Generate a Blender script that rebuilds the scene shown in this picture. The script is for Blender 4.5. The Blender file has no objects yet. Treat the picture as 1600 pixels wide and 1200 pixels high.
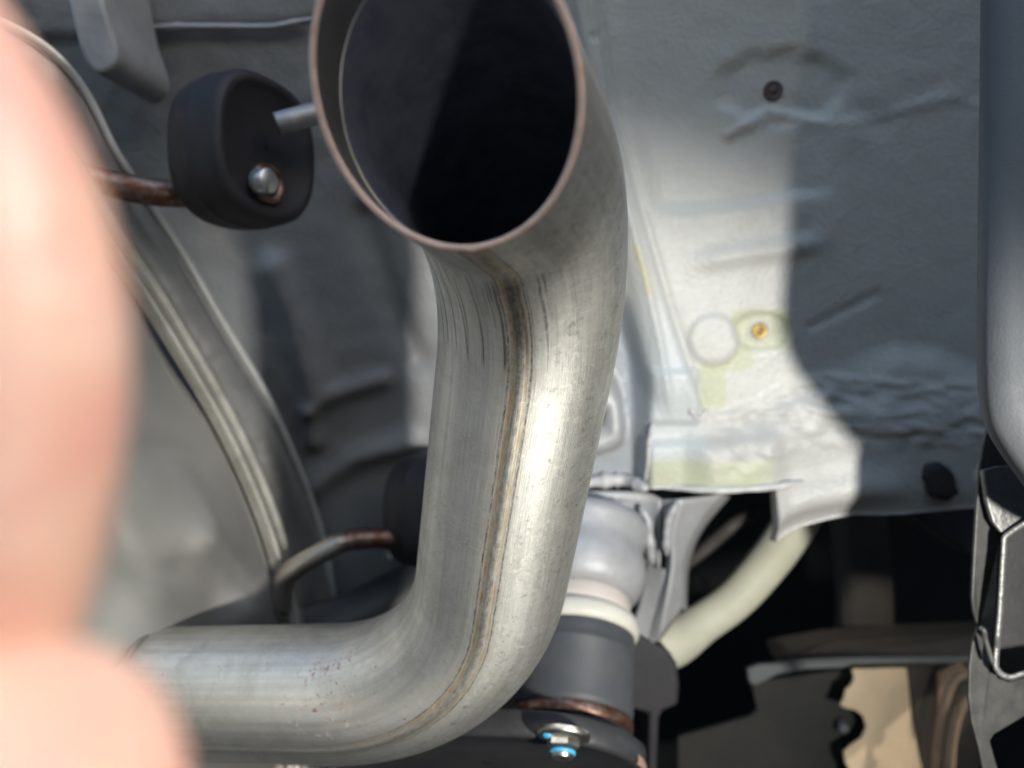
import bpy, bmesh, math, random
from mathutils import Vector, Matrix, noise

S = bpy.context.scene
COL = S.collection
R = math.radians
random.seed(4)

# ---------------------------------------------------------------- camera
PITCH = R(30)
CAM_LOC = Vector((0, 0, 0.20))
FPX = 1209.0                                    # focal length in pixels of a 1600 px wide frame
cam_d = bpy.data.cameras.new('camera')
cam_d.sensor_width = 36.0
cam_d.lens = 36.0 * FPX / 1600.0
cam_d.clip_start = 0.005
cam_d.clip_end = 3000
cam_d.dof.use_dof = True
cam_d.dof.focus_distance = 0.25
cam_d.dof.aperture_fstop = 7.6
cam_d.dof.aperture_blades = 0
cam = bpy.data.objects.new('camera', cam_d)
cam.location = CAM_LOC
cam.rotation_euler = (math.pi / 2 + PITCH, 0, 0)
COL.objects.link(cam)
S.camera = cam
CM = Matrix.Translation(CAM_LOC) @ Matrix.Rotation(math.pi / 2 + PITCH, 4, 'X')

# ---------------------------------------------------------------- sky, sun, torch
SUN_EL, SUN_AZ = R(27), R(125)                  # the sun stands behind the camera's right shoulder; an added wall shades all but fingers and shield
w = bpy.data.worlds.new('World')
S.world = w
w.use_nodes = True
nt = w.node_tree
bg = nt.nodes['Background']
sky = nt.nodes.new('ShaderNodeTexSky')
sky.sky_type = 'NISHITA'
sky.sun_disc = False
sky.sun_elevation = SUN_EL
sky.sun_rotation = SUN_AZ
nt.links.new(sky.outputs[0], bg.inputs[0])
bg.inputs[1].default_value = 0.15
sky.ozone_density = 1.8
sun_dir = Vector((math.sin(SUN_AZ) * math.cos(SUN_EL), math.cos(SUN_AZ) * math.cos(SUN_EL), math.sin(SUN_EL)))
sun_d = bpy.data.lights.new('sun', 'SUN')
sun_d.energy = 1.2
sun_d.angle = R(0.5)
sun_d.color = (1.0, 0.90, 0.78)
sun = bpy.data.objects.new('sun', sun_d)
sun.rotation_euler = (-sun_dir).to_track_quat('-Z', 'Y').to_euler()
COL.objects.link(sun)


def cv(x, y, z):
    return CM @ Vector((x, y, z))


def cd(x, y, z):
    return (CM.to_3x3() @ Vector((x, y, z))).normalized()


def spot(name, loc, aim, energy, size, blend, col, rad):
    d = bpy.data.lights.new(name, 'SPOT')
    d.energy, d.spot_size, d.spot_blend, d.color, d.shadow_soft_size = energy, R(size), blend, col, rad
    o = bpy.data.objects.new(name, d)
    o.location = loc
    o.rotation_euler = (aim - loc).to_track_quat('-Z', 'Y').to_euler()
    COL.objects.link(o)


# the hand torch that lit the photograph: held right of the lens and a little behind it (hot spot and spill)
TORCH = cv(0.19, -0.085, 0.10)
spot('torch_hotspot', TORCH, TORCH + (cv(-0.145, -0.045, -0.53) - cv(0, 0, 0)), 7.8, 60, 0.65, (1.0, 0.975, 0.90), 0.013)
spot('torch_spill', TORCH, TORCH + (cv(-0.20, -0.03, -0.50) - cv(0, 0, 0)), 0.36, 150, 1.0, (1.0, 0.96, 0.90), 0.013)

S.view_settings.view_transform = 'Standard'
S.view_settings.look = 'None'
S.view_settings.exposure = 1.0
S.view_settings.gamma = 1.0
S.cycles.max_bounces = 8
S.cycles.sample_clamp_indirect = 4.0
S.cycles.caustics_reflective = False


# ---------------------------------------------------------------- helpers
def pc(px, py, d):                              # a point at depth d seen at a pixel of the 1600 x 1200 photograph (lens space)
    return Vector(((px - 800) / FPX * d, -(py - 600) / FPX * d, -d))


def V(px, py, d):
    return CM @ pc(px, py, d)


def on_plane(px, py, p0, n):                    # lens-space point where the sight line meets the plane
    r = pc(px, py, 1.0)
    return r * (p0.dot(n) / r.dot(n))


class MB:
    def __init__(s):
        s.v, s.f, s.uv = [], [], {}

    def add(s, co):
        s.v.append(Vector(co))
        return len(s.v) - 1

    def grid(s, rows, close_u=False, close_v=False, uvs=None):
        n, m = len(rows), len(rows[0])
        b = len(s.v)
        for r in rows:
            s.v.extend(Vector(c) for c in r)
        for i in range(n if close_v else n - 1):
            for j in range(m if close_u else m - 1):
                i2, j2 = (i + 1) % n, (j + 1) % m
                s.f.append((b + i * m + j, b + i * m + j2, b + i2 * m + j2, b + i2 * m + j))
                if uvs:
                    k = len(s.f) - 1
                    ju = j + 1
                    s.uv[k] = [uvs(i, j), uvs(i, ju), uvs(i + 1, ju), uvs(i + 1, j)]
        return b

    def fan(s, idx, flip=False):
        s.f.append(tuple(reversed(idx)) if flip else tuple(idx))

    def build(s, name, mat, parent=None, smooth=True, colors=None, solid=0.0, bevel=0.0, sub=0, normals=True):
        me = bpy.data.meshes.new(name)
        me.from_pydata([tuple(c) for c in s.v], [], s.f)
        if s.uv:
            l = me.uv_layers.new(name='UVMap')
            for p in me.polygons:
                q = s.uv.get(p.index)
                if q:
                    for k, li in enumerate(p.loop_indices):
                        l.data[li].uv = q[k]
        if colors:
            a = me.color_attributes.new('tint', 'FLOAT_COLOR', 'POINT')
            for i, c in enumerate(colors):
                a.data[i].color = c
        if normals:
            bm = bmesh.new()
            bm.from_mesh(me)
            bmesh.ops.recalc_face_normals(bm, faces=bm.faces)
            bm.to_mesh(me)
            bm.free()
        me.materials.append(mat)
        for p in me.polygons:
            p.use_smooth = smooth and not getattr(s, 'flat', False)
        o = bpy.data.objects.new(name, me)
        COL.objects.link(o)
        if solid:
            md = o.modifiers.new('thickness', 'SOLIDIFY')
            md.thickness = solid
            md.offset = 0
        if bevel:
            md = o.modifiers.new('edge', 'BEVEL')
            md.width, md.segments, md.limit_method = bevel, 2, 'ANGLE'
        if sub:
            md = o.modifiers.new('smooth', 'SUBSURF')
            md.levels = md.render_levels = sub
        if parent is not None:
            put_under(o, parent)
        return o


def put_under(o, parent):
    bpy.context.view_layer.update()
    o.parent = parent
    o.matrix_parent_inverse = parent.matrix_world.inverted()


def tag(o, label=None, cat=None, group=None, kind=None):
    if label: o['label'] = label
    if cat: o['category'] = cat
    if group: o['group'] = group
    if kind: o['kind'] = kind
    return o


def thing(name, loc, label, cat, group=None):
    o = bpy.data.objects.new(name, None)
    o.empty_display_size = 0.02
    COL.objects.link(o)
    o.location = loc
    bpy.context.view_layer.update()
    return tag(o, label, cat, group)


def catmull(pts, n=8, closed=False):
    pts = [Vector(p) for p in pts]
    out = []
    m = len(pts)
    rng = range(m if closed else m - 1)
    for i in rng:
        if closed:
            a, b, c, d = pts[(i - 1) % m], pts[i], pts[(i + 1) % m], pts[(i + 2) % m]
        else:
            b, c = pts[i], pts[i + 1]
            a = pts[i - 1] if i else b * 2 - c
            d = pts[i + 2] if i + 2 < m else c * 2 - b
        for k in range(n):
            t = k / n
            out.append(0.5 * ((2 * b) + (c - a) * t + (2 * a - 5 * b + 4 * c - d) * t * t + (3 * b - a - 3 * c + d) * t ** 3))
    if not closed:
        out.append(pts[-1])
    return out


def frames(path, up=None):
    T = []
    for i in range(len(path)):
        a, b = path[max(0, i - 1)], path[min(len(path) - 1, i + 1)]
        T.append((b - a).normalized())
    u = (up or Vector((0, 0, 1))).cross(T[0])
    if u.length < 1e-3:
        u = Vector((1, 0, 0)).cross(T[0])
    u.normalize()
    out = []
    for t in T:
        u = (u - t * u.dot(t)).normalized()
        out.append((t, u, t.cross(u)))
    return out


def sweep(path, rad, seg=20, caps=True, prof=None, mb=None):
    """round tube along a path; rad a number or a function of 0..1"""
    mb = mb or MB()
    fr = frames(path)
    n = len(path)
    rows = []
    for i, (p, (t, u, v)) in enumerate(zip(path, fr)):
        r = rad(i / (n - 1)) if callable(rad) else rad
        rows.append([p + (u * math.cos(2 * math.pi * j / seg) + v * math.sin(2 * math.pi * j / seg)) * r * (prof(j / seg) if prof else 1) for j in range(seg)])
    b = mb.grid(rows, close_u=True, uvs=lambda i, j: (j / seg, i / (n - 1)))
    if caps:
        mb.fan([b + j for j in range(seg)], True)
        mb.fan([b + (n - 1) * seg + j for j in range(seg)])
    return mb


def lathe(profile, origin, axis, seg=64, mb=None, ref=None):
    """profile: (radius, distance along the axis)"""
    mb = mb or MB()
    axis = axis.normalized()
    u = axis.orthogonal().normalized() if ref is None else (ref - axis * ref.dot(axis)).normalized()
    v = axis.cross(u)
    rows = [[origin + axis * s + (u * math.cos(2 * math.pi * j / seg) + v * math.sin(2 * math.pi * j / seg)) * max(r, 1e-5) for j in range(seg)] for r, s in profile]
    m = len(rows)
    mb.grid(rows, close_u=True, uvs=lambda i, j: (j / seg, i / max(1, m - 1)))
    return mb


def prism(outline, depth_vec, mb=None):
    """closed slab: an outline of world points pushed along depth_vec"""
    mb = mb or MB()
    mb.flat = True
    n = len(outline)
    a = [mb.add(p) for p in outline]
    b = [mb.add(p + depth_vec) for p in outline]
    mb.f.append(tuple(a))
    mb.f.append(tuple(reversed(b)))
    for i in range(n):
        j = (i + 1) % n
        mb.f.append((a[i], b[i], b[j], a[j]))
    return mb


def ss(a, b, x):
    t = min(1, max(0, (x - a) / (b - a)))
    return t * t * (3 - 2 * t)


def seg_dist(p, pts):                            # signed-less distance to a polyline (2-D)
    best = 1e9
    for (ax, ay), (bx, by) in zip(pts[:-1], pts[1:]):
        dx, dy = bx - ax, by - ay
        t = max(0, min(1, ((p[0] - ax) * dx + (p[1] - ay) * dy) / (dx * dx + dy * dy)))
        best = min(best, math.hypot(p[0] - ax - dx * t, p[1] - ay - dy * t))
    return best


def lerp_tab(tab, x):
    if x <= tab[0][0]: return tab[0][1]
    for (a, b), (c, d) in zip(tab[:-1], tab[1:]):
        if x <= c:
            return b + (d - b) * (x - a) / (c - a)
    return tab[-1][1]


# ---------------------------------------------------------------- materials
class Mat:
    def __init__(s, name, col, rough=0.5, metal=0.0, **kw):
        s.m = bpy.data.materials.new(name)
        s.m.use_nodes = True
        s.t = s.m.node_tree
        s.b = s.t.nodes['Principled BSDF']
        s.b.inputs['Base Color'].default_value = (*col, 1)
        s.b.inputs['Roughness'].default_value = rough
        s.b.inputs['Metallic'].default_value = metal
        for k, v in kw.items():
            s.b.inputs[k].default_value = v
        s.col, s.rough = None, None
        s.base = col
        s.bump_n = None
        s.tc = s.t.nodes.new('ShaderNodeTexCoord')

    def n(s, typ, **kw):
        o = s.t.nodes.new(typ)
        for k, v in kw.items():
            setattr(o, k, v)
        return o

    def link(s, a, b):
        s.t.links.new(a, b)

    def noise(s, scale, detail=4, rough=0.55, co='Object', stretch=None, dist=0.0):
        t = s.n('ShaderNodeTexNoise')
        t.inputs['Scale'].default_value = scale
        t.inputs['Detail'].default_value = detail
        t.inputs['Roughness'].default_value = rough
        t.inputs['Distortion'].default_value = dist
        src = s.tc.outputs[co]
        if stretch:
            mp = s.n('ShaderNodeMapping')
            mp.inputs['Scale'].default_value = stretch
            s.link(src, mp.inputs[0])
            src = mp.outputs[0]
        s.link(src, t.inputs['Vector'])
        return t.outputs['Fac']

    def ramp(s, fac, a, b, lo=0.0, hi=1.0):
        r = s.n('ShaderNodeMapRange')
        r.clamp = True
        s.link(fac, r.inputs['Value'])
        r.inputs['From Min'].default_value, r.inputs['From Max'].default_value = a, b
        r.inputs['To Min'].default_value, r.inputs['To Max'].default_value = lo, hi
        return r.outputs[0]

    def math(s, op, a, b=None, c=None):
        m = s.n('ShaderNodeMath', operation=op)
        for i, x in enumerate((a, b, c)):
            if x is None: continue
            if isinstance(x, (int, float)): m.inputs[i].default_value = x
            else: s.link(x, m.inputs[i])
        return m.outputs[0]

    def mixcol(s, fac, col, amount=None):
        x = s.n('ShaderNodeMix', data_type='RGBA')
        s.link(fac, x.inputs[0])
        if s.col is None: x.inputs[6].default_value = (*s.base, 1)
        else: s.link(s.col, x.inputs[6])
        if isinstance(col, tuple): x.inputs[7].default_value = (*col, 1)
        else: s.link(col, x.inputs[7])
        s.col = x.outputs[2]
        s.link(s.col, s.b.inputs['Base Color'])
        return s

    def roughness(s, fac, lo, hi):
        s.link(s.ramp(fac, 0.0, 1.0, lo, hi), s.b.inputs['Roughness'])
        return s

    def bump(s, h, strength=0.3, dist=0.001):
        b = s.n('ShaderNodeBump')
        b.inputs['Strength'].default_value = strength
        b.inputs['Distance'].default_value = dist
        s.link(h, b.inputs['Height'])
        if s.bump_n is not None: s.link(s.bump_n, b.inputs['Normal'])
        s.bump_n = b.outputs[0]
        s.link(s.bump_n, s.b.inputs['Normal'])
        return s


def uvxy(M):
    sp = M.n('ShaderNodeSeparateXYZ')
    M.link(M.tc.outputs['UV'], sp.inputs[0])
    return sp.outputs[0], sp.outputs[1]


def near(M, x, centre, half, soft):              # 1 inside |x-centre|<half, fading over soft
    d = M.math('ABSOLUTE', M.math('SUBTRACT', x, centre))
    return M.ramp(d, half, half + soft, 1.0, 0.0)


SEAM_U = 0.0                                     # the tailpipe is swept so that its seam lies at u = 0.5


def mat_pipe():
    M = Mat('brushed_stainless', (0.70, 0.69, 0.645), 0.36, 0.9)
    tg = M.n('ShaderNodeTangent', direction_type='UV_MAP')
    M.link(tg.outputs[0], M.b.inputs['Tangent'])
    M.b.inputs['Anisotropic'].default_value = 0.6
    M.b.inputs['Anisotropic Rotation'].default_value = 0.25
    u, v = uvxy(M)
    lines = M.noise(1.0, 5, 0.7, 'UV', (520, 9, 1))
    fine = M.noise(1.0, 3, 0.6, 'UV', (1400, 30, 1))
    wide = M.noise(1.0, 3, 0.55, 'UV', (60, 4, 1))
    blot = M.noise(55, 6, 0.7, dist=0.4)
    speck = M.noise(1300, 2, 0.6)
    mott = M.noise(260, 6, 0.8, dist=0.8)
    # streaks left by rolling the tube, water marks, dull road film
    M.mixcol(M.ramp(wide, 0.42, 0.62, 0, 0.35), (0.36, 0.35, 0.33))
    M.mixcol(M.ramp(blot, 0.45, 0.62, 0, 0.45), (0.40, 0.385, 0.34))
    M.mixcol(M.ramp(lines, 0.54, 0.70, 0, 0.45), (0.24, 0.23, 0.22))
    M.mixcol(M.ramp(lines, 0.40, 0.28, 0, 0.35), (0.74, 0.72, 0.66))
    # draw marks left by the bender: dark lines on the upper bend
    bend = near(M, v, 0.185, 0.085, 0.02)
    drw = M.noise(1.0, 3, 0.6, 'UV', (260, 2.2, 1))
    M.mixcol(M.math('MULTIPLY', M.math('MULTIPLY', bend, M.ramp(drw, 0.54, 0.61, 0, 0.85)), near(M, u, 0.41, 0.11, 0.10)), (0.10, 0.098, 0.095))
    # frosted, spattered patches on the outer side
    zone = near(M, u, 0.62, 0.07, 0.07)
    M.mixcol(M.math('MULTIPLY', M.ramp(mott, 0.50, 0.62, 0, 0.75), zone), (0.76, 0.76, 0.70))
    M.mixcol(M.math('MULTIPLY', M.ramp(M.noise(190, 5, 0.8), 0.56, 0.66, 0, 0.7), zone), (0.27, 0.28, 0.28))
    M.mixcol(M.math('MULTIPLY', M.ramp(M.noise(420, 4, 0.75), 0.60, 0.66, 0, 0.6), near(M, v, 0.50, 0.10, 0.05)), (0.30, 0.28, 0.25))
    M.mixcol(M.ramp(speck, 0.67, 0.72, 0, 0.9), (0.9, 0.88, 0.8))
    # heat tint and scale along the longitudinal weld
    wob = M.math('MULTIPLY', M.math('SUBTRACT', M.noise(1.0, 4, 0.7, 'UV', (3, 90, 1)), 0.5), 0.005)
    uu = M.math('ADD', u, wob)
    fade = M.ramp(v, 0.62, 0.80, 1.0, 0.25)
    for k_i, (c, h, s, col, k) in enumerate(((0.5, 0.016, 0.014, (0.38, 0.34, 0.26), 0.5), (0.4885, 0.0018, 0.0025, (0.46, 0.29, 0.13), 0.95), (0.511, 0.0014, 0.002, (0.45, 0.32, 0.17), 0.85),
                            (0.5, 0.0055, 0.003, (0.22, 0.21, 0.19), 0.85), (0.481, 0.0009, 0.0015, (0.06, 0.055, 0.05), 0.85), (0.5175, 0.0008, 0.0015, (0.06, 0.055, 0.05), 0.8))):
        patch = M.ramp(M.noise(1.0, 5, 0.75, 'UV', (90 + 13 * k_i, 70 + 11 * k_i, 1)), 0.36, 0.60, 0.15, 1.0)
        M.mixcol(M.math('MULTIPLY', M.math('MULTIPLY', M.math('MULTIPLY', near(M, uu, c, h, s), patch), fade), k), col)
    dk = M.math('MULTIPLY', near(M, uu, 0.502, 0.008, 0.006), near(M, v, 0.165, 0.05, 0.05))
    M.mixcol(M.math('MULTIPLY', M.math('MULTIPLY', dk, M.ramp(M.noise(1.0, 4, 0.7, 'UV', (200, 60, 1)), 0.3, 0.6, 0.35, 1)), 0.85), (0.08, 0.072, 0.066))
    # rust freckles on the lower run
    rust = M.noise(260, 5, 0.8)
    zone = M.math('MULTIPLY', near(M, v, 0.765, 0.03, 0.04), near(M, u, 0.365, 0.05, 0.06))
    rmask = M.math('MULTIPLY', M.ramp(rust, 0.575, 0.615, 0, 0.95), zone)
    M.mixcol(rmask, (0.15, 0.05, 0.028))
    M.link(M.ramp(rmask, 0, 0.6, 0.9, 0.0), M.b.inputs['Metallic'])
    rust2 = M.noise(300, 4, 0.8)
    M.mixcol(M.math('MULTIPLY', M.ramp(rust2, 0.66, 0.69, 0, 0.8), near(M, v, 0.82, 0.14, 0.06)), (0.15, 0.06, 0.035))
    # arcing scratches
    for sx, sy, off in ((22, 260, 0.5), (70, 150, 0.46), (140, 60, 0.52)):
        sc = M.noise(1.0, 1, 0.4, 'UV', (sx, sy, 1), 1.4)
        gate = M.ramp(M.noise(1.0, 2, 0.5, 'UV', (6 + sx * .1, 17, 1)), 0.53, 0.60)
        M.mixcol(M.math('MULTIPLY', M.ramp(M.math('ABSOLUTE', M.math('SUBTRACT', sc, off)), 0.0, 0.009, 0.75, 0.0), gate), (0.86, 0.82, 0.70))
    M.roughness(M.math('ADD', M.math('MULTIPLY', lines, 0.35), M.math('MULTIPLY', blot, 0.65)), 0.33, 0.60)
    M.bump(lines, 0.30, 0.0004).bump(fine, 0.18, 0.0003).bump(mott, 0.12, 0.0004)
    return M.m


def mat_soot():
    M = Mat('sooted_bore', (0.25, 0.27, 0.34), 0.5, 0.35)
    M.mixcol(M.ramp(M.noise(120, 5, 0.6), 0.4, 0.7), (0.16, 0.175, 0.235))
    M.bump(M.noise(700, 3), 0.3, 0.0005)
    return M.m


def mat_metal(name, col, rough, dark, metal=1.0, scale=60, bump=0.15):
    M = Mat(name, col, rough, metal)
    a = M.noise(scale, 5, 0.65)
    M.mixcol(M.ramp(a, 0.4, 0.7, 0, 0.6), dark)
    M.roughness(M.noise(scale * 2.3, 4), rough - 0.1, rough + 0.15)
    M.bump(M.noise(scale * 8, 3), bump, 0.0005)
    return M.m


def mat_rusty(name, v0=None):
    M = Mat(name, (0.40, 0.36, 0.31), 0.42, 0.85)
    a = M.noise(160, 5, 0.7)
    fac = M.ramp(a, 0.35, 0.6, 0.45, 1.0)
    if v0 is not None:
        u, v = uvxy(M)
        fac = M.math('MULTIPLY', fac, M.ramp(M.math('ADD', v, M.math('MULTIPLY', M.math('SUBTRACT', a, 0.5), 0.3)), v0, v0 + 0.12))
    M.mixcol(fac, (0.15, 0.055, 0.032))
    M.bump(M.noise(900, 4), 0.35, 0.0006)
    return M.m


def mat_paint():
    M = Mat('textured_body_paint', (0.6, 0.6, 0.58), 0.42)
    at = M.n('ShaderNodeAttribute', attribute_name='tint')
    M.col = at.outputs['Color']
    M.link(M.col, M.b.inputs['Base Color'])
    dirt = M.noise(38, 6, 0.65)
    M.mixcol(M.ramp(dirt, 0.52, 0.8, 0, 0.35), (0.36, 0.35, 0.33))
    M.mixcol(M.ramp(M.noise(620, 3, 0.6), 0.66, 0.71, 0, 0.5), (0.24, 0.215, 0.18))
    M.mixcol(M.ramp(M.noise(24, 4, 0.7, stretch=(1, 1, .3)), 0.55, 0.75, 0, 0.25), (0.42, 0.39, 0.33))
    peel = M.noise(420, 3, 0.55)
    fine = M.noise(1500, 2, 0.5)
    M.bump(peel, 0.5, 0.0013).bump(fine, 0.15, 0.0004)
    M.roughness(dirt, 0.30, 0.55)
    return M.m


def mat_plain(name, col, rough, var=None, scale=80, bump=0.2, bscale=500, metal=0.0, **kw):
    M = Mat(name, col, rough, metal, **kw)
    if var: M.mixcol(M.ramp(M.noise(scale, 5, 0.65), 0.35, 0.7), var)
    M.bump(M.noise(bscale, 4, 0.6), bump, 0.0008)
    return M.m


def mat_skin():
    M = Mat('skin', (0.80, 0.52, 0.40), 0.34)
    M.b.inputs['Subsurface Weight'].default_value = 0.35
    M.b.inputs['Subsurface Radius'].default_value = (1.0, 0.35, 0.2)
    M.b.inputs['Subsurface Scale'].default_value = 0.003
    M.mixcol(M.ramp(M.noise(110, 4), 0.4, 0.65, 0, 0.8), (0.76, 0.40, 0.34)).mixcol(M.ramp(M.noise(60, 2), 0.5, 0.7, 0, 0.6), (0.86, 0.64, 0.55))
    M.bump(M.noise(420, 4), 0.6, 0.0007)
    return M.m


m_pipe, m_soot = mat_pipe(), mat_soot()
m_rim = mat_metal('oxidised_cut_edge', (0.84, 0.62, 0.51), 0.5, (0.62, 0.40, 0.30), 0.05, 300)
m_rust, m_rod = mat_rusty('rusty_steel'), mat_rusty('rod_steel', 0.55)
m_muf = mat_metal('aluminised_steel', (0.60, 0.58, 0.545), 0.42, (0.54, 0.52, 0.485), 0.8, 22, 0.08)
m_lip = mat_metal('crimped_edge_steel', (0.78, 0.76, 0.69), 0.40, (0.5, 0.48, 0.42), 0.9, 40, 0.08)
m_band = mat_metal('band_steel', (0.6, 0.595, 0.585), 0.36, (0.42, 0.42, 0.42), 0.9, 45, 0.1)
m_bright = mat_metal('bright_edge_steel', (0.8, 0.8, 0.78), 0.38, (0.65, 0.65, 0.63), 0.6, 60, 0.08)
m_pin = mat_metal('dull_pin_steel', (0.36, 0.36, 0.37), 0.5, (0.2, 0.19, 0.19), 0.6, 90)
m_rubber = mat_plain('hanger_rubber', (0.013, 0.0125, 0.018), 0.62, (0.022, 0.019, 0.021), 60, 0.25, 600)
m_paint = mat_paint()
m_greypaint = mat_plain('silver_grey_primer', (0.42, 0.425, 0.44), 0.5, (0.32, 0.32, 0.33), 50, 0.35, 260, 0.2)
m_sealer = mat_plain('seam_sealer', (0.56, 0.55, 0.55), 0.35, (0.45, 0.45, 0.46), 160, 0.6, 330)
m_dark = mat_plain('blocker_black', (0.006, 0.0065, 0.008), 0.8, (0.01, 0.01, 0.01), 20, 0.35, 120)  # near-black for the added blocking sheets, standing in for deep shade
m_dim = mat_plain('dim_brown_steel', (0.075, 0.065, 0.055), 0.6, (0.05, 0.045, 0.04), 25, 0.3, 200)
m_black = mat_plain('black_coated_steel', (0.03, 0.03, 0.034), 0.5, (0.045, 0.044, 0.046), 70, 0.25, 500)
m_cover = mat_plain('dust_cover_plastic', (0.052, 0.057, 0.065), 0.55, (0.07, 0.072, 0.076), 60, 0.2, 700)
m_cream = mat_plain('cream_plastic', (0.62, 0.60, 0.53), 0.45, (0.55, 0.53, 0.46), 60, 0.12, 400)
m_beige = mat_plain('beige_foam', (0.56, 0.50, 0.45), 0.6, (0.5, 0.45, 0.41), 90, 0.2, 600)
m_hose = mat_plain('pale_hose_plastic', (0.53, 0.52, 0.41), 0.5, (0.46, 0.45, 0.36), 40, 0.15, 300)
m_bumper = mat_plain('grey_bumper_plastic', (0.13, 0.138, 0.147), 0.6, (0.11, 0.117, 0.125), 30, 0.25, 900)
m_brk = mat_plain('dusty_black_bracket', (0.075, 0.075, 0.075), 0.5, (0.12, 0.117, 0.11), 130, 0.35, 420, 0.3)
m_edge = mat_plain('worn_sheet_edge', (0.28, 0.28, 0.27), 0.4, (0.2, 0.2, 0.19), 260, 0.5, 700, 0.6)
m_web = mat_plain('dull_dark_web', (0.022, 0.022, 0.021), 0.8, (0.032, 0.031, 0.028), 25, 0.3, 200)
m_tan = mat_plain('tan_splash_shield', (0.60, 0.48, 0.33), 0.6, (0.5, 0.4, 0.28), 30, 0.2, 200)
m_brown = mat_plain('brown_shield_edge', (0.36, 0.26, 0.18), 0.55, (0.25, 0.18, 0.13), 60, 0.2, 300)
m_zinc = mat_metal('zinc_plated_steel', (0.62, 0.60, 0.54), 0.32, (0.4, 0.37, 0.32), 1.0, 200)
m_brass = mat_metal('yellow_passivated_steel', (0.46, 0.33, 0.13), 0.4, (0.16, 0.10, 0.04), 0.8, 500)
m_blue = mat_plain('blue_marking_paint', (0.06, 0.32, 0.55), 0.4, (0.08, 0.4, 0.6), 300, 0.1)
m_plug = mat_plain('dark_plug', (0.07, 0.055, 0.055), 0.5, (0.11, 0.075, 0.07), 700, 0.3)
m_skin = mat_skin()
m_nail = mat_plain('finger_nail', (0.80, 0.55, 0.46), 0.3, (0.78, 0.5, 0.42), 90, 0.05)
m_cloth = mat_plain('dark_sleeve', (0.04, 0.045, 0.06), 0.85, (0.03, 0.033, 0.045), 200, 0.4, 900)
m_ground = mat_plain('asphalt_ground', (0.11, 0.11, 0.112), 0.85, (0.08, 0.08, 0.083), 3, 0.4, 60)
m_bodyout = mat_plain('white_body_side', (0.5, 0.5, 0.5), 0.3, (0.48, 0.48, 0.48), 8, 0.02)

# ---------------------------------------------------------------- ground
g = MB()
g.grid([[(x, y, 0) for x in (-600, -3, 3, 600)] for y in (-600, -3, 4, 600)])
tag(g.build('ground', m_ground), 'asphalt ground under the car', None, None, 'structure')

# ---------------------------------------------------------------- car body
body = thing('car_body', V(1250, 500, 0.47), 'pale grey painted underside of a car behind the steel tailpipe', 'car')

# rear panel to the right: the relief is in metres, laid over its sheet
RP0 = pc(1100, 700, 0.455)
RPn = (pc(1600, 700, 0.452) - RP0).cross(pc(1150, 0, 0.402) - RP0).normalized()
if RPn.z < 0: RPn = -RPn
YB = [(840, 775), (1010, 757), (1200, 748), (1203, 750), (1207, 838), (1240, 819), (1330, 793), (1420, 785), (1525, 776), (1700, 768)]
L1 = [(918, -140), (932, 0), (955, 150), (1000, 325), (1045, 480), (1085, 600), (1100, 640)]
L2 = [(885, -140), (900, 0), (928, 130), (972, 300), (1006, 430), (1030, 540), (1045, 640)]
L3 = [(960, 420), (985, 470), (1010, 570), (1014, 600)]
G1 = [(1085, 327), (1160, 318), (1245, 304), (1330, 300)]
G2 = [(1075, 412), (1150, 398), (1245, 385), (1330, 372)]
LIP = [(1140, 212), (1170, 195), (1205, 175), (1245, 180), (1300, 195), (1380, 180), (1480, 152), (1600, 180)]
PATCH = [(1130, 175), (1126, 130), (1150, 100), (1200, 85), (1260, 72), (1330, 75)]
SEAL = [(1080, 650), (1130, 655), (1185, 630), (1240, 600), (1300, 592), (1360, 590), (1440, 600), (1530, 600)]
HUMP = [(1285, 575), (1340, 555), (1400, 540), (1460, 545), (1540, 580)]
CREASE = [(1270, 510), (1330, 480), (1370, 460)]
STEP = [(1010, 690), (1100, 685), (1205, 672)]


def side(p, pts):                                # >0 right of a mostly vertical line
    return p[0] - lerp_tab([(y, x) for x, y in pts], p[1])


def below(p, pts):
    return p[1] - lerp_tab(pts, p[0])


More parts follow.
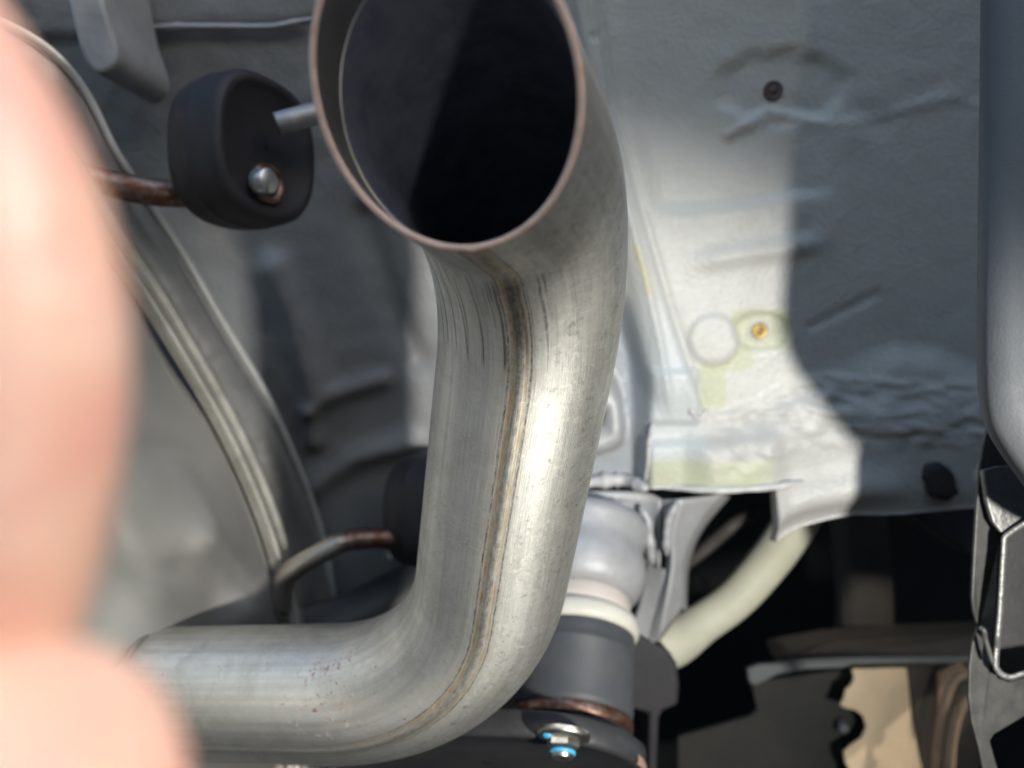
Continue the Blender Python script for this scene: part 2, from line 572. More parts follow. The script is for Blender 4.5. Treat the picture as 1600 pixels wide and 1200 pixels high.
def relief(x, y):
    p = (x, y)
    nz = lambda f, k=0.0: noise.noise(Vector((x * f, y * f, k)))
    h = 0.0
    s1, s2 = side(p, L1), side(p, L2)
    up = 1 - ss(600, 660, y)
    h += up * 0.004 * (1 - ss(-7, 7, s1)) - up * 0.0022 * math.exp(-(s1 / 7.0) ** 2)
    h += up * 0.003 * math.exp(-((s2) / 6.0) ** 2) - up * 0.010 * (1 - ss(-40, -8, s2))
    s3 = side(p, L3)
    if y > 430: h -= 0.02 * (1 - ss(-22, 4, s3)) * ss(430, 520, y)
    inr = ss(0, 50, s1)
    h += inr * 0.0035 * (ss(-14, 14, below(p, G1)) - 1) * (1 - ss(1245, 1330, x))
    h += inr * 0.0030 * math.exp(-(below(p, G2) / 16) ** 2) * (1 - ss(1240, 1310, x)) * ss(1060, 1120, x)
    # sunk field round the upper plug
    d = math.hypot((x - 1225) / 105, (y - 135) / 62)
    h -= 0.0028 * (1 - ss(0.7, 1.15, d + 0.12 * nz(0.03)))
    h += (0.0020 - 0.0014 * ss(1240, 1320, x)) * math.exp(-(seg_dist(p, LIP) / 9) ** 2) + 0.0016 * nz(0.02, 3) * math.exp(-(seg_dist(p, LIP) / 40) ** 2)
    h -= 0.0012 * math.exp(-(seg_dist(p, CREASE) / 7) ** 2)
    for wy in (60, 165, 270, 375, 470):
        wx = (lerp_tab([(b, a) for a, b in L1], wy) + lerp_tab([(b, a) for a, b in L2], wy)) / 2
        h -= 0.0012 * math.exp(-((x - wx) ** 2 + (y - wy) ** 2) / 64.0)
    # round weld pad
    h += 0.0024 * (1 - ss(33, 43, math.hypot(x - 1114, y - 530)))
    h -= 0.0020 * (1 - ss(0.85, 1.1, math.hypot((x - 1190) / 46, (y - 518) / 30)))
    # lower sill with brushed seam sealer
    bs = below(p, SEAL) + 8 * nz(0.03, 5)
    h += 0.008 * ss(-10, 60, bs) * ss(1060, 1110, x)
    lum = ss(-8, 6, bs) * (1 - ss(70, 110, bs)) * ss(1080, 1180, x)
    h += lum * (0.0024 * nz(0.025, 1) + 0.0022 * noise.noise(Vector((x * .028 + y * .03, y * .085 - x * .02, 2))) + 0.0006 * nz(0.13, 4))
    h += 0.006 * ss(-10, 40, below(p, HUMP)) * ss(1270, 1400, x)
    h += 0.0016 * math.exp(-((bs) / 8.0) ** 2) * ss(1080, 1120, x)
    h += 0.005 * ss(-6, 10, below(p, STEP)) * (1 - ss(1190, 1230, x)) * ss(1004, 1016, x)
    h += 0.0045 * ss(738, 752, y) * (1 - ss(1190, 1240, x)) * 0
    # left cover plate at the foot of the flange
    h += 0.004 * (1 - ss(0.9, 1.08, max(abs(x - 1052) / 38, abs(y - 618) / 42)))
    h += 0.0008 * nz(0.008, 7) + 0.0003 * nz(0.03, 8)
    # tube-like fold at the bottom of the right half
    if x > 1195:
        t = below(p, [(1195, 770), (1250, 748), (1330, 730), (1420, 722), (1600, 712)])
        h += 0.006 * math.exp(-((t - 22) / 26) ** 2) * (1 - ss(1300, 1460, x)) - (0.005 - 0.0035 * ss(1290, 1400, x)) * ss(30, 70, t)
    return h


def tint(x, y):
    p = (x, y)
    c = Vector((0.50, 0.50, 0.48))
    s2 = side(p, L2)
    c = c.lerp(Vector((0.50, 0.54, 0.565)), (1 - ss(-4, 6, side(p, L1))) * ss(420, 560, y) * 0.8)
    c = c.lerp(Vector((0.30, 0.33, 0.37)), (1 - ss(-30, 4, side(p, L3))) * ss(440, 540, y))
    green = max((1 - ss(0.95, 1.0, max(abs(x - 1190) / 48, abs(y - 516) / 32))),
                (1 - ss(0.94, 1.0, max(abs(x - 1114) / 22, abs(y - 603) / 37))),
                1 - ss(0.9, 1.05, math.hypot((x - 1150) / 30, (y - 560) / 22)))
    green *= ss(36, 44, math.hypot(x - 1114, y - 530)) * 0.9
    strip = ss(712, 722, y + 0.05 * (x - 1010)) * (1 - ss(1180, 1215, x)) * ss(1008, 1014, x)
    c = c.lerp(Vector((0.44, 0.46, 0.32)), max(green, strip * 0.85))
    c = c.lerp(Vector((0.40, 0.40, 0.395)), ss(0, 14, below(p, SEAL)) * ss(1075, 1110, x) * 0.6 * (1 - strip))
    yel = math.exp(-(seg_dist(p, [(990, 385), (1003, 420), (1012, 455)]) / 4) ** 2)
    c = c.lerp(Vector((0.55, 0.48, 0.2)), 0.6 * yel)
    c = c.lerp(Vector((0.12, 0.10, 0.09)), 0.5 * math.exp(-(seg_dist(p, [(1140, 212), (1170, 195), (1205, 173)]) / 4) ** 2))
    return (*c, 1)


xs = [880 + 4.0 * i for i in range(81)] + [1203, 1205.5] + [1208 + 5 * i for i in range(80)] + [1620, 1700]
xs = sorted(xs)
rows, cols = [], []
NR = 200
mbp = MB()
for j in range(NR + 1):
    t = j / NR
    row = []
    for x in xs:
        y = -150 + 890 * t / .88 if t <= .88 else 740 + (t - .88) / .12 * (lerp_tab(YB, x) - 740)
        q = on_plane(x, y, RP0, RPn)
        row.append(CM @ (q + RPn * relief(x, y)))
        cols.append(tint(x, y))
    rows.append(row)
mbp.grid(rows)
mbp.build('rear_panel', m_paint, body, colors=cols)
bm_row = rows[-1]

# rolled lower flange of that panel
fl = MB()
back = [p + cd(0, -0.2, -1) * 0.012 for p in bm_row]
fl.grid([bm_row, [p + cd(0, -1, 0.3) * 0.0012 for p in bm_row], [p + cd(0, -1, -0.6) * 0.0018 for p in bm_row], back])
fl.build('rolled_flange', m_sealer, body)


def rp(x, y, h=0.0):
    return CM @ (on_plane(x, y, RP0, RPn) + RPn * (relief(x, y) + h))


RPw = (CM.to_3x3() @ RPn).normalized()


def lumpy(path, r, k, seed=0, seg=12):
    out = MB()
    p = catmull(path, 10)
    n = len(p)
    sweep(p, lambda t: r * (1 + k * noise.noise(Vector((t * n * 0.22, seed, 0))) + 0.5 * k * noise.noise(Vector((t * n * 0.7, seed, 3)))) * (0.35 + 0.65 * min(1, t * 8, (1 - t) * 8)), seg, True, None, out)
    return out


lumpy([rp(905, 772, .003), rp(945, 766, .004), rp(985, 765, .004), rp(1010, 762, .004)], 0.0042, 0.7, 1).build('sealer_bead', m_sealer, body)
lumpy([rp(1005, 760, .001), rp(1060, 757, .001), rp(1120, 753, .001), rp(1200, 748, .001), rp(1245, 742, .002)], 0.0020, 0.4, 2).build('sealer_bead', m_sealer, body)
lumpy([rp(1009, 756, .001), rp(1012, 720, .001), rp(1014, 690, .001), rp(1018, 660, .001)], 0.0014, 0.5, 3).build('sealer_bead', m_sealer, body)
lumpy([rp(1075, 632, .0), rp(1090, 655, .0), rp(1105, 640, .0)], 0.0022, 0.8, 5).build('sealer_bead', m_sealer, body)


# plugs in the panel
def plug(x, y, r, mat, label):
    c = rp(x, y)
    mb = lathe([(0.0001, .0016), (r * .35, .0014), (r * .45, .0006), (r * .62, .0008), (r * .8, .0016), (r * .98, .0012), (r * 1.08, -.001), (r * 1.1, -.004)], c, RPw, 32)
    o = mb.build('panel_plug', mat, body)
    o['label'] = label
    return o


pl = plug(1213, 139, 0.0052, m_plug, 'dark round plug in the upper sunk field')
pl = plug(1188, 518, 0.0046, m_brass, 'yellow plated stud on the green patch')
ring = lathe([(.0052, .0002), (.0060, .0010), (.0068, .0004), (.007, -.002)], rp(1188, 518), RPw, 32)
ring.build('stud_collar', m_sealer, body)
# raised dark lump standing in for the shade inside a ragged drain hole
hole = MB()
ctr = rp(1446, 736, 0.0005)
ux, uy = cd(1, 0, 0), cd(0, 1, 0)
pts = []
for k in range(40):
    a = 2 * math.pi * k / 40
    rr = 1 + 0.22 * noise.noise(Vector((math.cos(a) * 2.2, math.sin(a) * 2.2, 9)))
    pts.append((0.0088 * math.cos(a) * rr - 0.35 * 0.0095 * math.sin(a) * rr, 0.0108 * math.sin(a) * rr))
hb = [[ctr + ux * x * s + uy * y * s + RPw * z for x, y in pts] for s, z in ((1.12, -0.003), (1.0, 0.0026), (0.9, 0.0034), (0.6, 0.0036), (0.02, 0.0036))]
hole.grid(hb, close_u=True)
hole.build('dark_hole_lump', m_rubber, body)

# the floor and wheel house to the left, with pressed ribs
LP0 = pc(400, 500, 0.50)
LPn = (pc(800, 500, 0.50) - LP0).cross(pc(400, 0, 0.44) - LP0).normalized()
if LPn.z < 0: LPn = -LPn


def relief_l(x, y):
    p = (x, y)
    h = 0.010 * math.exp(-(seg_dist(p, [(430, 420), (465, 500), (495, 600)]) / 26) ** 2)
    h += 0.006 * math.exp(-(seg_dist(p, [(480, 640), (530, 612), (600, 590)]) / 14) ** 2)
    h += 0.006 * math.exp(-(seg_dist(p, [(490, 640), (492, 690)]) / 14) ** 2)
    h += 0.007 * math.exp(-(seg_dist(p, [(490, 760), (550, 715), (640, 690)]) / 18) ** 2)
    h -= 0.008 * math.exp(-(seg_dist(p, [(570, 340), (610, 470), (650, 560)]) / 22) ** 2)
    h += 0.004 * (1 - ss(-14, 10, y - lerp_tab([(-300, 60), (200, 62), (250, 46), (420, 44), (500, 30), (1000, 0)], x)))
    h += 0.003 * noise.noise(Vector((x * .006, y * .006, 2))) + .0008 * noise.noise(Vector((x * .03, y * .03, 4)))
    return h


def lp(x, y, h=0.0):
    return CM @ (on_plane(x, y, LP0, LPn) + LPn * (relief_l(x, y) + h))


mbl = MB()
rowsl, colsl = [], []
lx = [-700, -500, -300, -150] + [-60 + 8 * i for i in range(120)] + [930, 1000]
ly = [-500, -350, -200, -120] + [-60 + 8 * i for i in range(140)]
for y in ly:
    rowsl.append([lp(x, y) for x in lx])
    colsl += [(0.27, 0.27, 0.275, 1)] * len(lx)  # panel paint darkened to carry the shadow that falls here
mbl.grid(rowsl)
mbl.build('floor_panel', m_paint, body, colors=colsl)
lumpy([lp(195, 64, .003), lp(225, 52, .003), lp(255, 44, .003), (lp(330, 43, .003)), lp(420, 43, .003), lp(455, 38, .003), lp(495, 30, .003)], 0.0016, 0.3, 6).build('sealer_bead', m_sealer, body)

# boxed mount with a rounded end, top left
slab = catmull([pc(80, -140, .37), pc(110, 20, .378), pc(128, 85, .382), (pc(150, 113, .384)), pc(175, 105, .384), pc(183, 75, .383), pc(160, 0, .378), pc(135, -140, .37)], 6)
prism([CM @ p for p in slab], cd(0, 0.1, -1) * 0.06).build('hanger_mount', m_greypaint, body, bevel=0.002)
# body-side pin of the upper rubber hanger
pin = catmull([V(432, 194, .353), V(458, 187, .355), V(500, 176, .362), V(580, 160, .39), V(640, 160, .45)], 8)
sweep(pin, 0.0052, 18).build('hanger_pin', m_pin, body)
pin = catmull([V(702, 770, .478), V(730, 765, .48), V(780, 750, .50), V(820, 740, .53)], 8)
sweep(pin, 0.0048, 18).build('hanger_pin', m_pin, body)
# dark beam low down behind the pipe
bm_ = catmull([V(440, 1010, .50), V(560, 965, .515), V(660, 915, .53), V(760, 860, .55)], 8)
sweep(bm_, 0.019, 24).build('floor_beam', m_black, body)

# grey mounting bracket round the top of the shock absorber
bk = MB()


def strip(ptsA, ptsB, n=8):
    A, B = catmull(ptsA, 6), catmull(ptsB, 6)
    bk.grid([[a.lerp(b, k / n) for k in range(n + 1)] for a, b in zip(A, B)])


strip([V(880, 768, .47), V(960, 768, .468), V(1010, 770, .466), V(1034, 780, .462)], [V(870, 850, .48), V(950, 860, .482), V(1012, 880, .48), V(1030, 890, .468)])
strip([V(1034, 780, .462), V(1040, 830, .464), V(1042, 890, .468), V(1010, 1010, .475)], [V(1060, 780, .452), V(1050, 830, .456), V(1050, 890, .46), V(1030, 1000, .468)])
strip([V(1060, 780, .452), V(1050, 830, .456), V(1050, 890, .46), V(1030, 1000, .468)], [V(1130, 772, .462), V(1088, 826, .468), V(1068, 880, .472), V(1066, 950, .478)])
strip([V(1130, 772, .462), V(1088, 826, .468), V(1068, 880, .472), V(1066, 950, .478)], [V(1140, 775, .50), V(1096, 830, .51), V(1076, 884, .515), V(1072, 955, .52)])
strip([V(1012, 880, .48), V(1000, 940, .478), V(980, 1000, .478)], [V(1042, 890, .468), V(1030, 960, .471), V(1010, 1010, .475)])
bk.build('mount_bracket', m_greypaint, body, solid=0.0016)
strip2 = MB()
lumpy([V(1000, 790, .462), V(1012, 815, .462), V(1016, 850, .464), V(1020, 882, .466)], 0.0030, 0.25, 8).build('weld_bead', m_greypaint, body)
lumpy([V(1058, 785, .45), V(1046, 810, .452), V(1042, 840, .454), V(1042, 868, .458)], 0.0024, 0.3, 9).build('weld_bead', m_greypaint, body)
lumpy([V(985, 795, .462), V(960, 788, .462), V(920, 785, .464), V(890, 785, .466)], 0.003, 0.5, 10).build('weld_bead', m_sealer, body)

# pressed recess next to the flange foot
rec = MB()
rr = []
for k, (ins, dz) in enumerate(((0, 0), (6, .000), (12, .006), (20, .009), (32, .009), (44, .004))):
    rr.append(catmull([rp(930 - 0, 560 + ins * 2.5, .001 + dz), rp(975 - ins * .6, 600 + ins * 1.2, .001 + dz), rp(990 - ins, 680 - ins * .2, .001 + dz), rp(975 - ins * .8, 722 - ins, .001 + dz), rp(905, 738 - ins, .001 + dz)], 6))
rec.grid(rr)
rec.build('pressed_rib', m_greypaint, body)

# added dark backdrop that keeps the sky from showing through the gaps
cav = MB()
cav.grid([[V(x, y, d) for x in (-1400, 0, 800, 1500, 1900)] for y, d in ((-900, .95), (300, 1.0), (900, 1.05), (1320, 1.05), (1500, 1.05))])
cav.build('dark_backdrop', m_dark, body)
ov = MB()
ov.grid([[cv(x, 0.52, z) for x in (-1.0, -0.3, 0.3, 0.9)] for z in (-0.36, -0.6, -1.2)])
ov.build('sky_blocker', m_dark, body)  # added overhead sheet, unseen, blocks light from the sky
rail = catmull([V(1335, 770, .66), V(1345, 860, .67), V(1350, 950, .68), V(1345, 1030, .69)], 6)
sweep(rail, lambda t: 0.024, 16, prof=lambda u: 1 - .15 * math.cos(4 * 2 * math.pi * u)).build('inner_rail', m_dim, body)
tri = [V(1380, 760, .56), V(1410, 790, .56), V(1450, 825, .56), V(1490, 852, .56), V(1512, 866, .56), V(1535, 860, .56), V(1560, 760, .56)]
prism(tri, cd(0, 0, -1) * 0.03).build('liner_tongue', m_black, body, bevel=0.003)

# added wall that keeps the sun off, pierced so a beam reaches the shield
qx = 0.46
mid = V(1385, 1190, .575)
k_ = (qx - mid.x) / sun_dir.x
hy, hz = mid.y + k_ * sun_dir.y, mid.z + k_ * sun_dir.z
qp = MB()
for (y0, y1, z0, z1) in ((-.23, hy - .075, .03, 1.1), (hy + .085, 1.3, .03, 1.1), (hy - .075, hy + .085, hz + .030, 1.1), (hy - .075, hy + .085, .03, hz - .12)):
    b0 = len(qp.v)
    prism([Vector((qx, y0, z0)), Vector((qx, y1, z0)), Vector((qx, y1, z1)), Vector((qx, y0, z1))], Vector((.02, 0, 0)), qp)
qp.build('sun_blocker', m_dark, body, smooth=False)

# ---------------------------------------------------------------- exhaust: muffler and tailpipe
exh = thing('exhaust_silencer', V(217, 1083, .375), 'satin steel exhaust silencer with a bent tailpipe and copper coloured slash cut tip', 'exhaust')
RAD = 0.030
pA, pB, pC, pD = pc(692.9, 142.5, .164), pc(855.9, 336.3, .240), pc(740.7, 1082.1, .336), pc(217.8, 1081.5, .375)
CUT = (0.086, -0.567)


def fillet(A, B, C, r, n):
    a, c = (A - B), (C - B)
    la, lc = a.length, c.length
    a.normalize(); c.normalize()
    ang = a.angle(c)
    t = min(r / math.tan(ang / 2), .95 * la, .9 * lc)
    r = t * math.tan(ang / 2)
    O = B + (a + c).normalized() * (r / math.sin(ang / 2))
    v0, v1 = (B + a * t - O), (B + c * t - O)
    om = v0.angle(v1)
    return [O + (v0 * math.sin((1 - s) * om) + v1 * math.sin(s * om)) / math.sin(om) for s in [i / (n - 1) for i in range(n)]]


raw = [pA] + fillet(pA, pB, pC, .092, 40) + fillet(pB, pC, pD, .091, 40) + [pD]
cl = []
for a, b in zip(raw[:-1], raw[1:]):
    m = max(1, int((b - a).length / 0.004))
    cl += [a + (b - a) * (i / m) for i in range(m)]
cl.append(raw[-1])
SEG = 160
T0 = (pB - pA).normalized()
cu = T0.cross(Vector((0, 1, 0))).normalized()
cvv = cu.cross(T0)
fr = []
u = cu.copy()
for i in range(len(cl)):
    a, b = cl[max(0, i - 1)], cl[min(len(cl) - 1, i + 1)]
    t = (b - a).normalized()
    u = (u - t * u.dot(t)).normalized()
    fr.append((t, u.copy(), u.cross(t)))        # same handedness as cvv


def ring_pt(i, ang, r):
    t, uu, vv = fr[i]
    p = cl[i] + (uu * math.cos(ang) + vv * math.sin(ang)) * r
    return p


def cut_off(ang):
    return (CUT[0] * math.cos(ang) + CUT[1] * math.sin(ang)) * RAD


# find the angle of the weld seam: the one whose line passes through the seam seen at (815, 620)
def to_px(q): return (800 + FPX * q.x / -q.z, 600 - FPX * q.y / -q.z)


best = (1e9, 0)
for k in range(720):
    a = 2 * math.pi * k / 720
    sc_ = 0
    for sx, sy in ((820, 560), (800, 690), (784, 790), (768, 880), (742, 1000)):
        e = 1e9
        for i in range(0, len(cl), 2):
            t, uu, vv = fr[i]
            nrm = uu * math.cos(a) + vv * math.sin(a)
            q = cl[i] + nrm * RAD
            if nrm.dot(q) > 0: continue
            x, y = to_px(q)
            e = min(e, (x - sx) ** 2 + (y - sy) ** 2)
        sc_ += e
    if sc_ < best[0]: best = (sc_, a)
SEAM = best[1]
print('seam', best)


def pipe_rows(r, i0, extra=None):
    rows = []
    n = len(cl)
    for i in range(i0, n):
        row = []
        s_i = (cl[i] - pA).length
        for j in range(SEG):
            a = SEAM + math.pi + 2 * math.pi * j / SEG
            du = abs(j / SEG - 0.5)
            rr_ = r + (0.00035 * math.exp(-(du / 0.006) ** 2) - 0.0002 * math.exp(-((du - 0.0145) / 0.003) ** 2) if extra else 0)
            p = ring_pt(i, a, rr_)
            if s_i < 0.06:                       # slash cut: slide the first rings along the axis
                p = p + T0 * cut_off(a) * (1 - s_i / 0.06)
            row.append(CM @ p)
        rows.append(row)
    return rows


tp = MB()
rows_o = pipe_rows(RAD, 0, True)
NP = len(rows_o)
tp.grid(rows_o, close_u=True, uvs=lambda i, j: (j / SEG, i / (NP - 1)))
tail = tp.build('tailpipe', m_pipe, exh)
WALL = 0.0017
rows_i = pipe_rows(RAD - WALL, 0)
bore = MB()
bore.grid(rows_i[6:46], close_u=True)
n_b = len(bore.v)
bore.fan([n_b - SEG + j for j in range(SEG)])
bore.build('sooted_bore', m_soot, tail)
lipi = MB()
lipi.grid([rows_i[0], rows_i[1]], close_u=True)
lipi.grid([[p + (q - p) * 0.0 for p, q in zip(rows_i[1], rows_i[2])], rows_i[2]], close_u=True)
lipi.build('bore_lip', m_band, tail)
# thin bright ridge where the bright lip ends
rg = MB()
rid = [rows_i[2][j] for j in range(SEG)]
axis_w = (CM.to_3x3() @ T0).normalized()
cen = [CM @ cl[2]] * SEG
rg.grid([[p + (c - p).normalized() * h + axis_w * z for p, c in zip(rid, cen)] for h, z in ((-.0003, -.0003), (.0002, -.0001), (.0002, .0002), (-.0003, .0004))], close_u=True)
rg.build('bore_ridge', m_muf, tail)
lipi2 = MB()
lipi2.grid([rows_i[2], rows_i[4], rows_i[6]], close_u=True)
lipi2.build('bore_throat', m_soot, tail)
# cut rim: a rounded annulus
rim = MB()
rr = []
for k in range(9):
    a = math.pi * k / 8
    off = -math.sin(a) * 0.0007
    f = 0.5 - 0.5 * math.cos(a)
    rr.append([p.lerp(q, f) + axis_w * off * (1 + 0.25 * noise.noise(p * 300)) for p, q in zip(rows_o[0], rows_i[0])])
rim.grid(rr, close_u=True)
rim.build('cut_rim', m_rim, tail)
# weld bead at the joint with the end cap
jr = MB()
cD, tD = cl[-1], fr[-1]
jpath = []
for j in range(72):
    a = 2 * math.pi * j / 72
    jpath.append(CM @ (cD - tD[0] * 0.012 + (tD[1] * math.cos(a) + tD[2] * math.sin(a)) * (RAD + 0.0004)))
rws = []
for k in range(10):
    b = 2 * math.pi * k / 10
    rws.append([p + ((p - CM @ (cD - tD[0] * .012)).normalized() * math.cos(b) + (CM.to_3x3() @ tD[0]) * math.sin(b)) * 0.0015 * (1 + .25 * noise.noise(p * 250)) for p in jpath])
jr.grid(rws, close_u=True, close_v=True)
jr.build('joint_bead', m_rod, exh)

# the muffler: pressed end cap, crimped lip, outer shell
MN = Vector((0.93, 0.05, 0.36)).normalized()
M0 = pc(217.8, 1081.5, .372)
LEFT = [(430, 1320), (330, 1400), (150, 1430), (-120, 1380), (-420, 1150), (-560, 800), (-480, 450), (-330, 240), (-180, 150)]
LIP_PX = [(-80, 140), (20, 200), (110, 300), (163, 385), (225, 470), (290, 575), (345, 670), (392, 770), (425, 860), (446, 950), (455, 1060), (458, 1200)]
OUT_PX = [(-60, 20), (60, 70), (128, 140), (180, 240), (235, 322), (287, 400), (345, 500), (413, 615), (452, 700), (484, 780), (504, 850), (516, 910), (526, 985), (530, 1100), (520, 1220)]
LEFT_O = [(480, 1340), (340, 1440), (140, 1480), (-160, 1430), (-500, 1180), (-660, 800), (-560, 380), (-380, 130), (-200, 20)]


def mo(pxs, off, n=6):
    p0 = M0 - MN * off
    return catmull([on_plane(x, y, p0, MN) for x, y in pxs], n, True)


lip_in = mo(LIP_PX + LEFT, 0.0)
cenm = sum(lip_in, Vector()) / len(lip_in)
cap = MB()
crow = []
BUMPS = [((235, 800), 80, 0.003), ((300, 845), 46, 0.010), ((366, 955), 44, 0.012), ((215, 930), 55, 0.003), ((280, 560), 70, -0.003)]
for k in range(41):
    f = k / 40
    row = []
    for p in lip_in:
        q = cenm.lerp(p, f)
        x, y = to_px(q)
        h = -0.006 * ss(0.86, 0.97, f) + 0.010 * (1 - f * f)
        for (bx, by), br, bh in BUMPS:
            h += bh * math.exp(-(((x - bx) / br) ** 2 + ((y - by) / (br * 1.25)) ** 2))
        h -= 0.0018 * math.exp(-((math.hypot(x - 235, y - 800) - 95) / 26) ** 2) * (1 if x > 120 else .3)
        row.append(CM @ (q + MN * h))
    crow.append(row)
cap.grid(crow, close_u=True)
cap.build('end_cap', m_muf, exh)


def grow(loop, d, dz):                            # push a loop outward in the cap plane and along its normal
    n = len(loop)
    out = []
    for i in range(n):
        t = (loop[(i + 1) % n] - loop[i - 1]).normalized()
        o = t.cross(MN)
        if o.dot(loop[i] - cenm) < 0: o = -o
        out.append(CM @ (loop[i] + o * d + MN * dz))
    return out


lip = MB()
prof = [(0.0, -.004), (.0006, .0015), (.0022, .0034), (.0040, .0030), (.0052, .0012), (.0075, .0010), (.0090, .0014), (.0105, .0034), (.0120, .0034), (.0134, .0016), (.0138, -.002), (.0130, -.006)]
lip.grid([grow(lip_in, d, z) for d, z in prof], close_u=True)
lip.build('crimped_lip', m_lip, exh)
out_l = mo(OUT_PX + LEFT_O, 0.012)
NN = 220


def resample(loop, n):
    n0 = len(loop)
    L = [0]
    for i in range(n0):
        L.append(L[-1] + (loop[(i + 1) % n0] - loop[i]).length)
    out, i = [], 0
    for k in range(n):
        s = L[-1] * k / n
        while L[i + 1] < s: i += 1
        out.append(loop[i].lerp(loop[(i + 1) % n0], (s - L[i]) / max(1e-9, L[i + 1] - L[i])))
    return out


ol, li = resample(out_l, NN), resample([p - MN * .008 for p in lip_in], NN)
# align starts
best = min(range(NN), key=lambda s: sum((ol[(s + k * 20) % NN] - li[k * 20]).length for k in range(11)))
ol = ol[best:] + ol[:best]
sh = MB()
prof = [(0.25, -.010), (0.45, -.009), (0.62, -.004), (0.72, .0), (0.84, .001), (0.93, .000), (1.0, -.001)]
sh.grid([[CM @ (a.lerp(b, f) + MN * z) for a, b in zip(li, ol)] for f, z in prof] +
        [[CM @ (cenm + (b - cenm) * s - MN * z) for b in ol] for s, z in ((1.0, .006), (.985, .03), (.96, .06), (.9, .10))], close_u=True)
sh.build('outer_shell', m_band, exh)
ed = MB()
rws = []
for k in range(10):
    a = 2 * math.pi * k / 10
    rws.append([CM @ (b + (b - cenm).normalized() * math.cos(a) * .0027 + MN * (math.sin(a) * .0027 + .0008)) for b in ol])
ed.grid(rws, close_u=True, close_v=True)
ed.build('rolled_edge', m_bright, exh)
# hanger rods
lo = catmull([V(438, 950, .462), V(440, 925, .46), V(446, 903, .458), V(464, 887, .456), V(495, 868, .456), V(524, 852, .458), V(542, 845, .461), V(570, 842, .466), V(610, 841, .472), V(690, 838, .486)], 10)
o = sweep(lo, 0.0062, 20).build('hanger_rod', m_rod, exh)
o['label'] = 'lower hanger rod, bare at the bend and rusty towards the rubber'
up_ = catmull([V(30, 262, .36), V(120, 276, .365), V(185, 290, .37), V(240, 300, .375), V(300, 303, .382), V(360, 296, .38), V(405, 286, .362)], 10)
o = sweep(up_, 0.0066, 20).build('hanger_rod', m_rust, exh)
o['label'] = 'upper hanger rod, rusty all over'
lathe([(.0001, .0012), (.0050, .0010), (.0058, .0002), (.0060, -.006)], V(419, 282, .3525), cd(0.87, 0.02, 0.49), 28).build('rod_tip', m_band, exh)
br = prism([V(440, 885, .466), V(452, 880, .466), V(470, 985, .466), V(452, 985, .466)], cd(0.2, 0, -1) * .004)
br.build('rod_bracket', m_muf, exh, bevel=.001)


# ---------------------------------------------------------------- rubber hangers
def hanger(label, c_cam, ax, first=None):
    ax = Vector(ax).normalized()
    up = Vector((0.04, 1, 0))
    up = (up - ax * up.dot(ax)).normalized()
    sd = up.cross(ax)
    root = thing('rubber_hanger', CM @ c_cam, label, 'rubber hanger', 'rubber exhaust hangers')
    if first is not None:
        for ch in first.children:
            c = ch.copy()
            COL.objects.link(c)
            c.parent = root
            c.matrix_parent_inverse = Matrix.Identity(4)
            c.matrix_basis = Matrix.Identity(4)
        return root
    H, W, L = 0.0352, 0.0335, 0.036

    def sec(s, z, k=0.0):
        pts_ = []
        for j in range(72):
            a = 2 * math.pi * j / 72
            e = 2 / 2.35
            x = W * math.copysign(abs(math.cos(a)) ** e, math.cos(a))
            y = H * math.copysign(abs(math.sin(a)) ** e, math.sin(a))
            x *= 1 - 0.05 * math.cos(2 * a)
            pts_.append(sd * x * s + up * y * s + ax * z)
        return pts_
    M3 = CM.to_3x3()
    mb = MB()
    prof = [(0.02, -L / 2), (.80, -L / 2), (.9, -L / 2 + .001), (.97, -L / 2 + .004), (1.0, -L / 2 + .010), (1.0, -.0012), (1.014, -.0006), (1.014, .0006), (1.0, .0012), (1.0, L / 2 - .008), (.98, L / 2 - .003), (.93, L / 2), (.82, L / 2 + .0005), (.78, L / 2 - .0015), (.02, L / 2 - .002)]
    mb.grid([[M3 @ p for p in sec(s, z)] for s, z in prof], close_u=True)
    o = mb.build('rubber_block', m_rubber)
    o.parent = root
    for yy, mat, nm in ((-.0172, m_rust, 'rod_collar'),):
        mb = lathe([(.0062, .001), (.0075, .0025), (.0092, .002), (.010, -.001), (.010, -.004)], M3 @ (up * yy + ax * (L / 2 - .0015)), M3 @ ax, 36)
        o = mb.build(nm, mat)
        o.parent = root
    return root


h1 = hanger('upper black rubber exhaust hanger left of the open pipe tip', pc(379, 240, .372), (0.87, 0.02, 0.49))
h2 = hanger('lower black rubber exhaust hanger half hidden behind the pipe', pc(676, 797, .490), (0.87, 0.02, 0.49), h1)

# ---------------------------------------------------------------- shock absorber
sa = cd(-0.12, -0.78, 0.61)
so = V(905, 975, .44)
shock = thing('shock_absorber', so + sa * .06, 'dark shock absorber with cream collar right behind the pipe elbow', 'shock absorber')
lathe([(.004, -.062), (.040, -.060), (.0385, -.054), (.0355, -.048), (.035, -.043), (.0368, -.038), (.0372, -.031), (.0355, -.024), (.033, -.0185), (.030, -.016), (.027, -.0155)], so, sa, 96).build('upper_cup', m_greypaint, shock)
lathe([(.022, -.017), (.0272, -.016), (.0288, -.0135), (.0288, -.0065), (.0278, -.004), (.022, -.0035)], so, sa, 96).build('bump_stop', m_beige, shock)
lathe([(.024, -.0045), (.0305, -.004), (.0325, -.003), (.0338, .0005), (.0338, .0045), (.0325, .007), (.030, .0075)], so, sa, 96).build('collar', m_cream, shock)
lathe([(.020, .004), (.0295, .005), (.0312, .0065), (.0318, .012), (.0318, .0165), (.0323, .0172), (.0318, .018), (.0318, .047), (.0312, .0505), (.029, .051)], so, sa, 96).build('dust_cover', m_cover, shock)
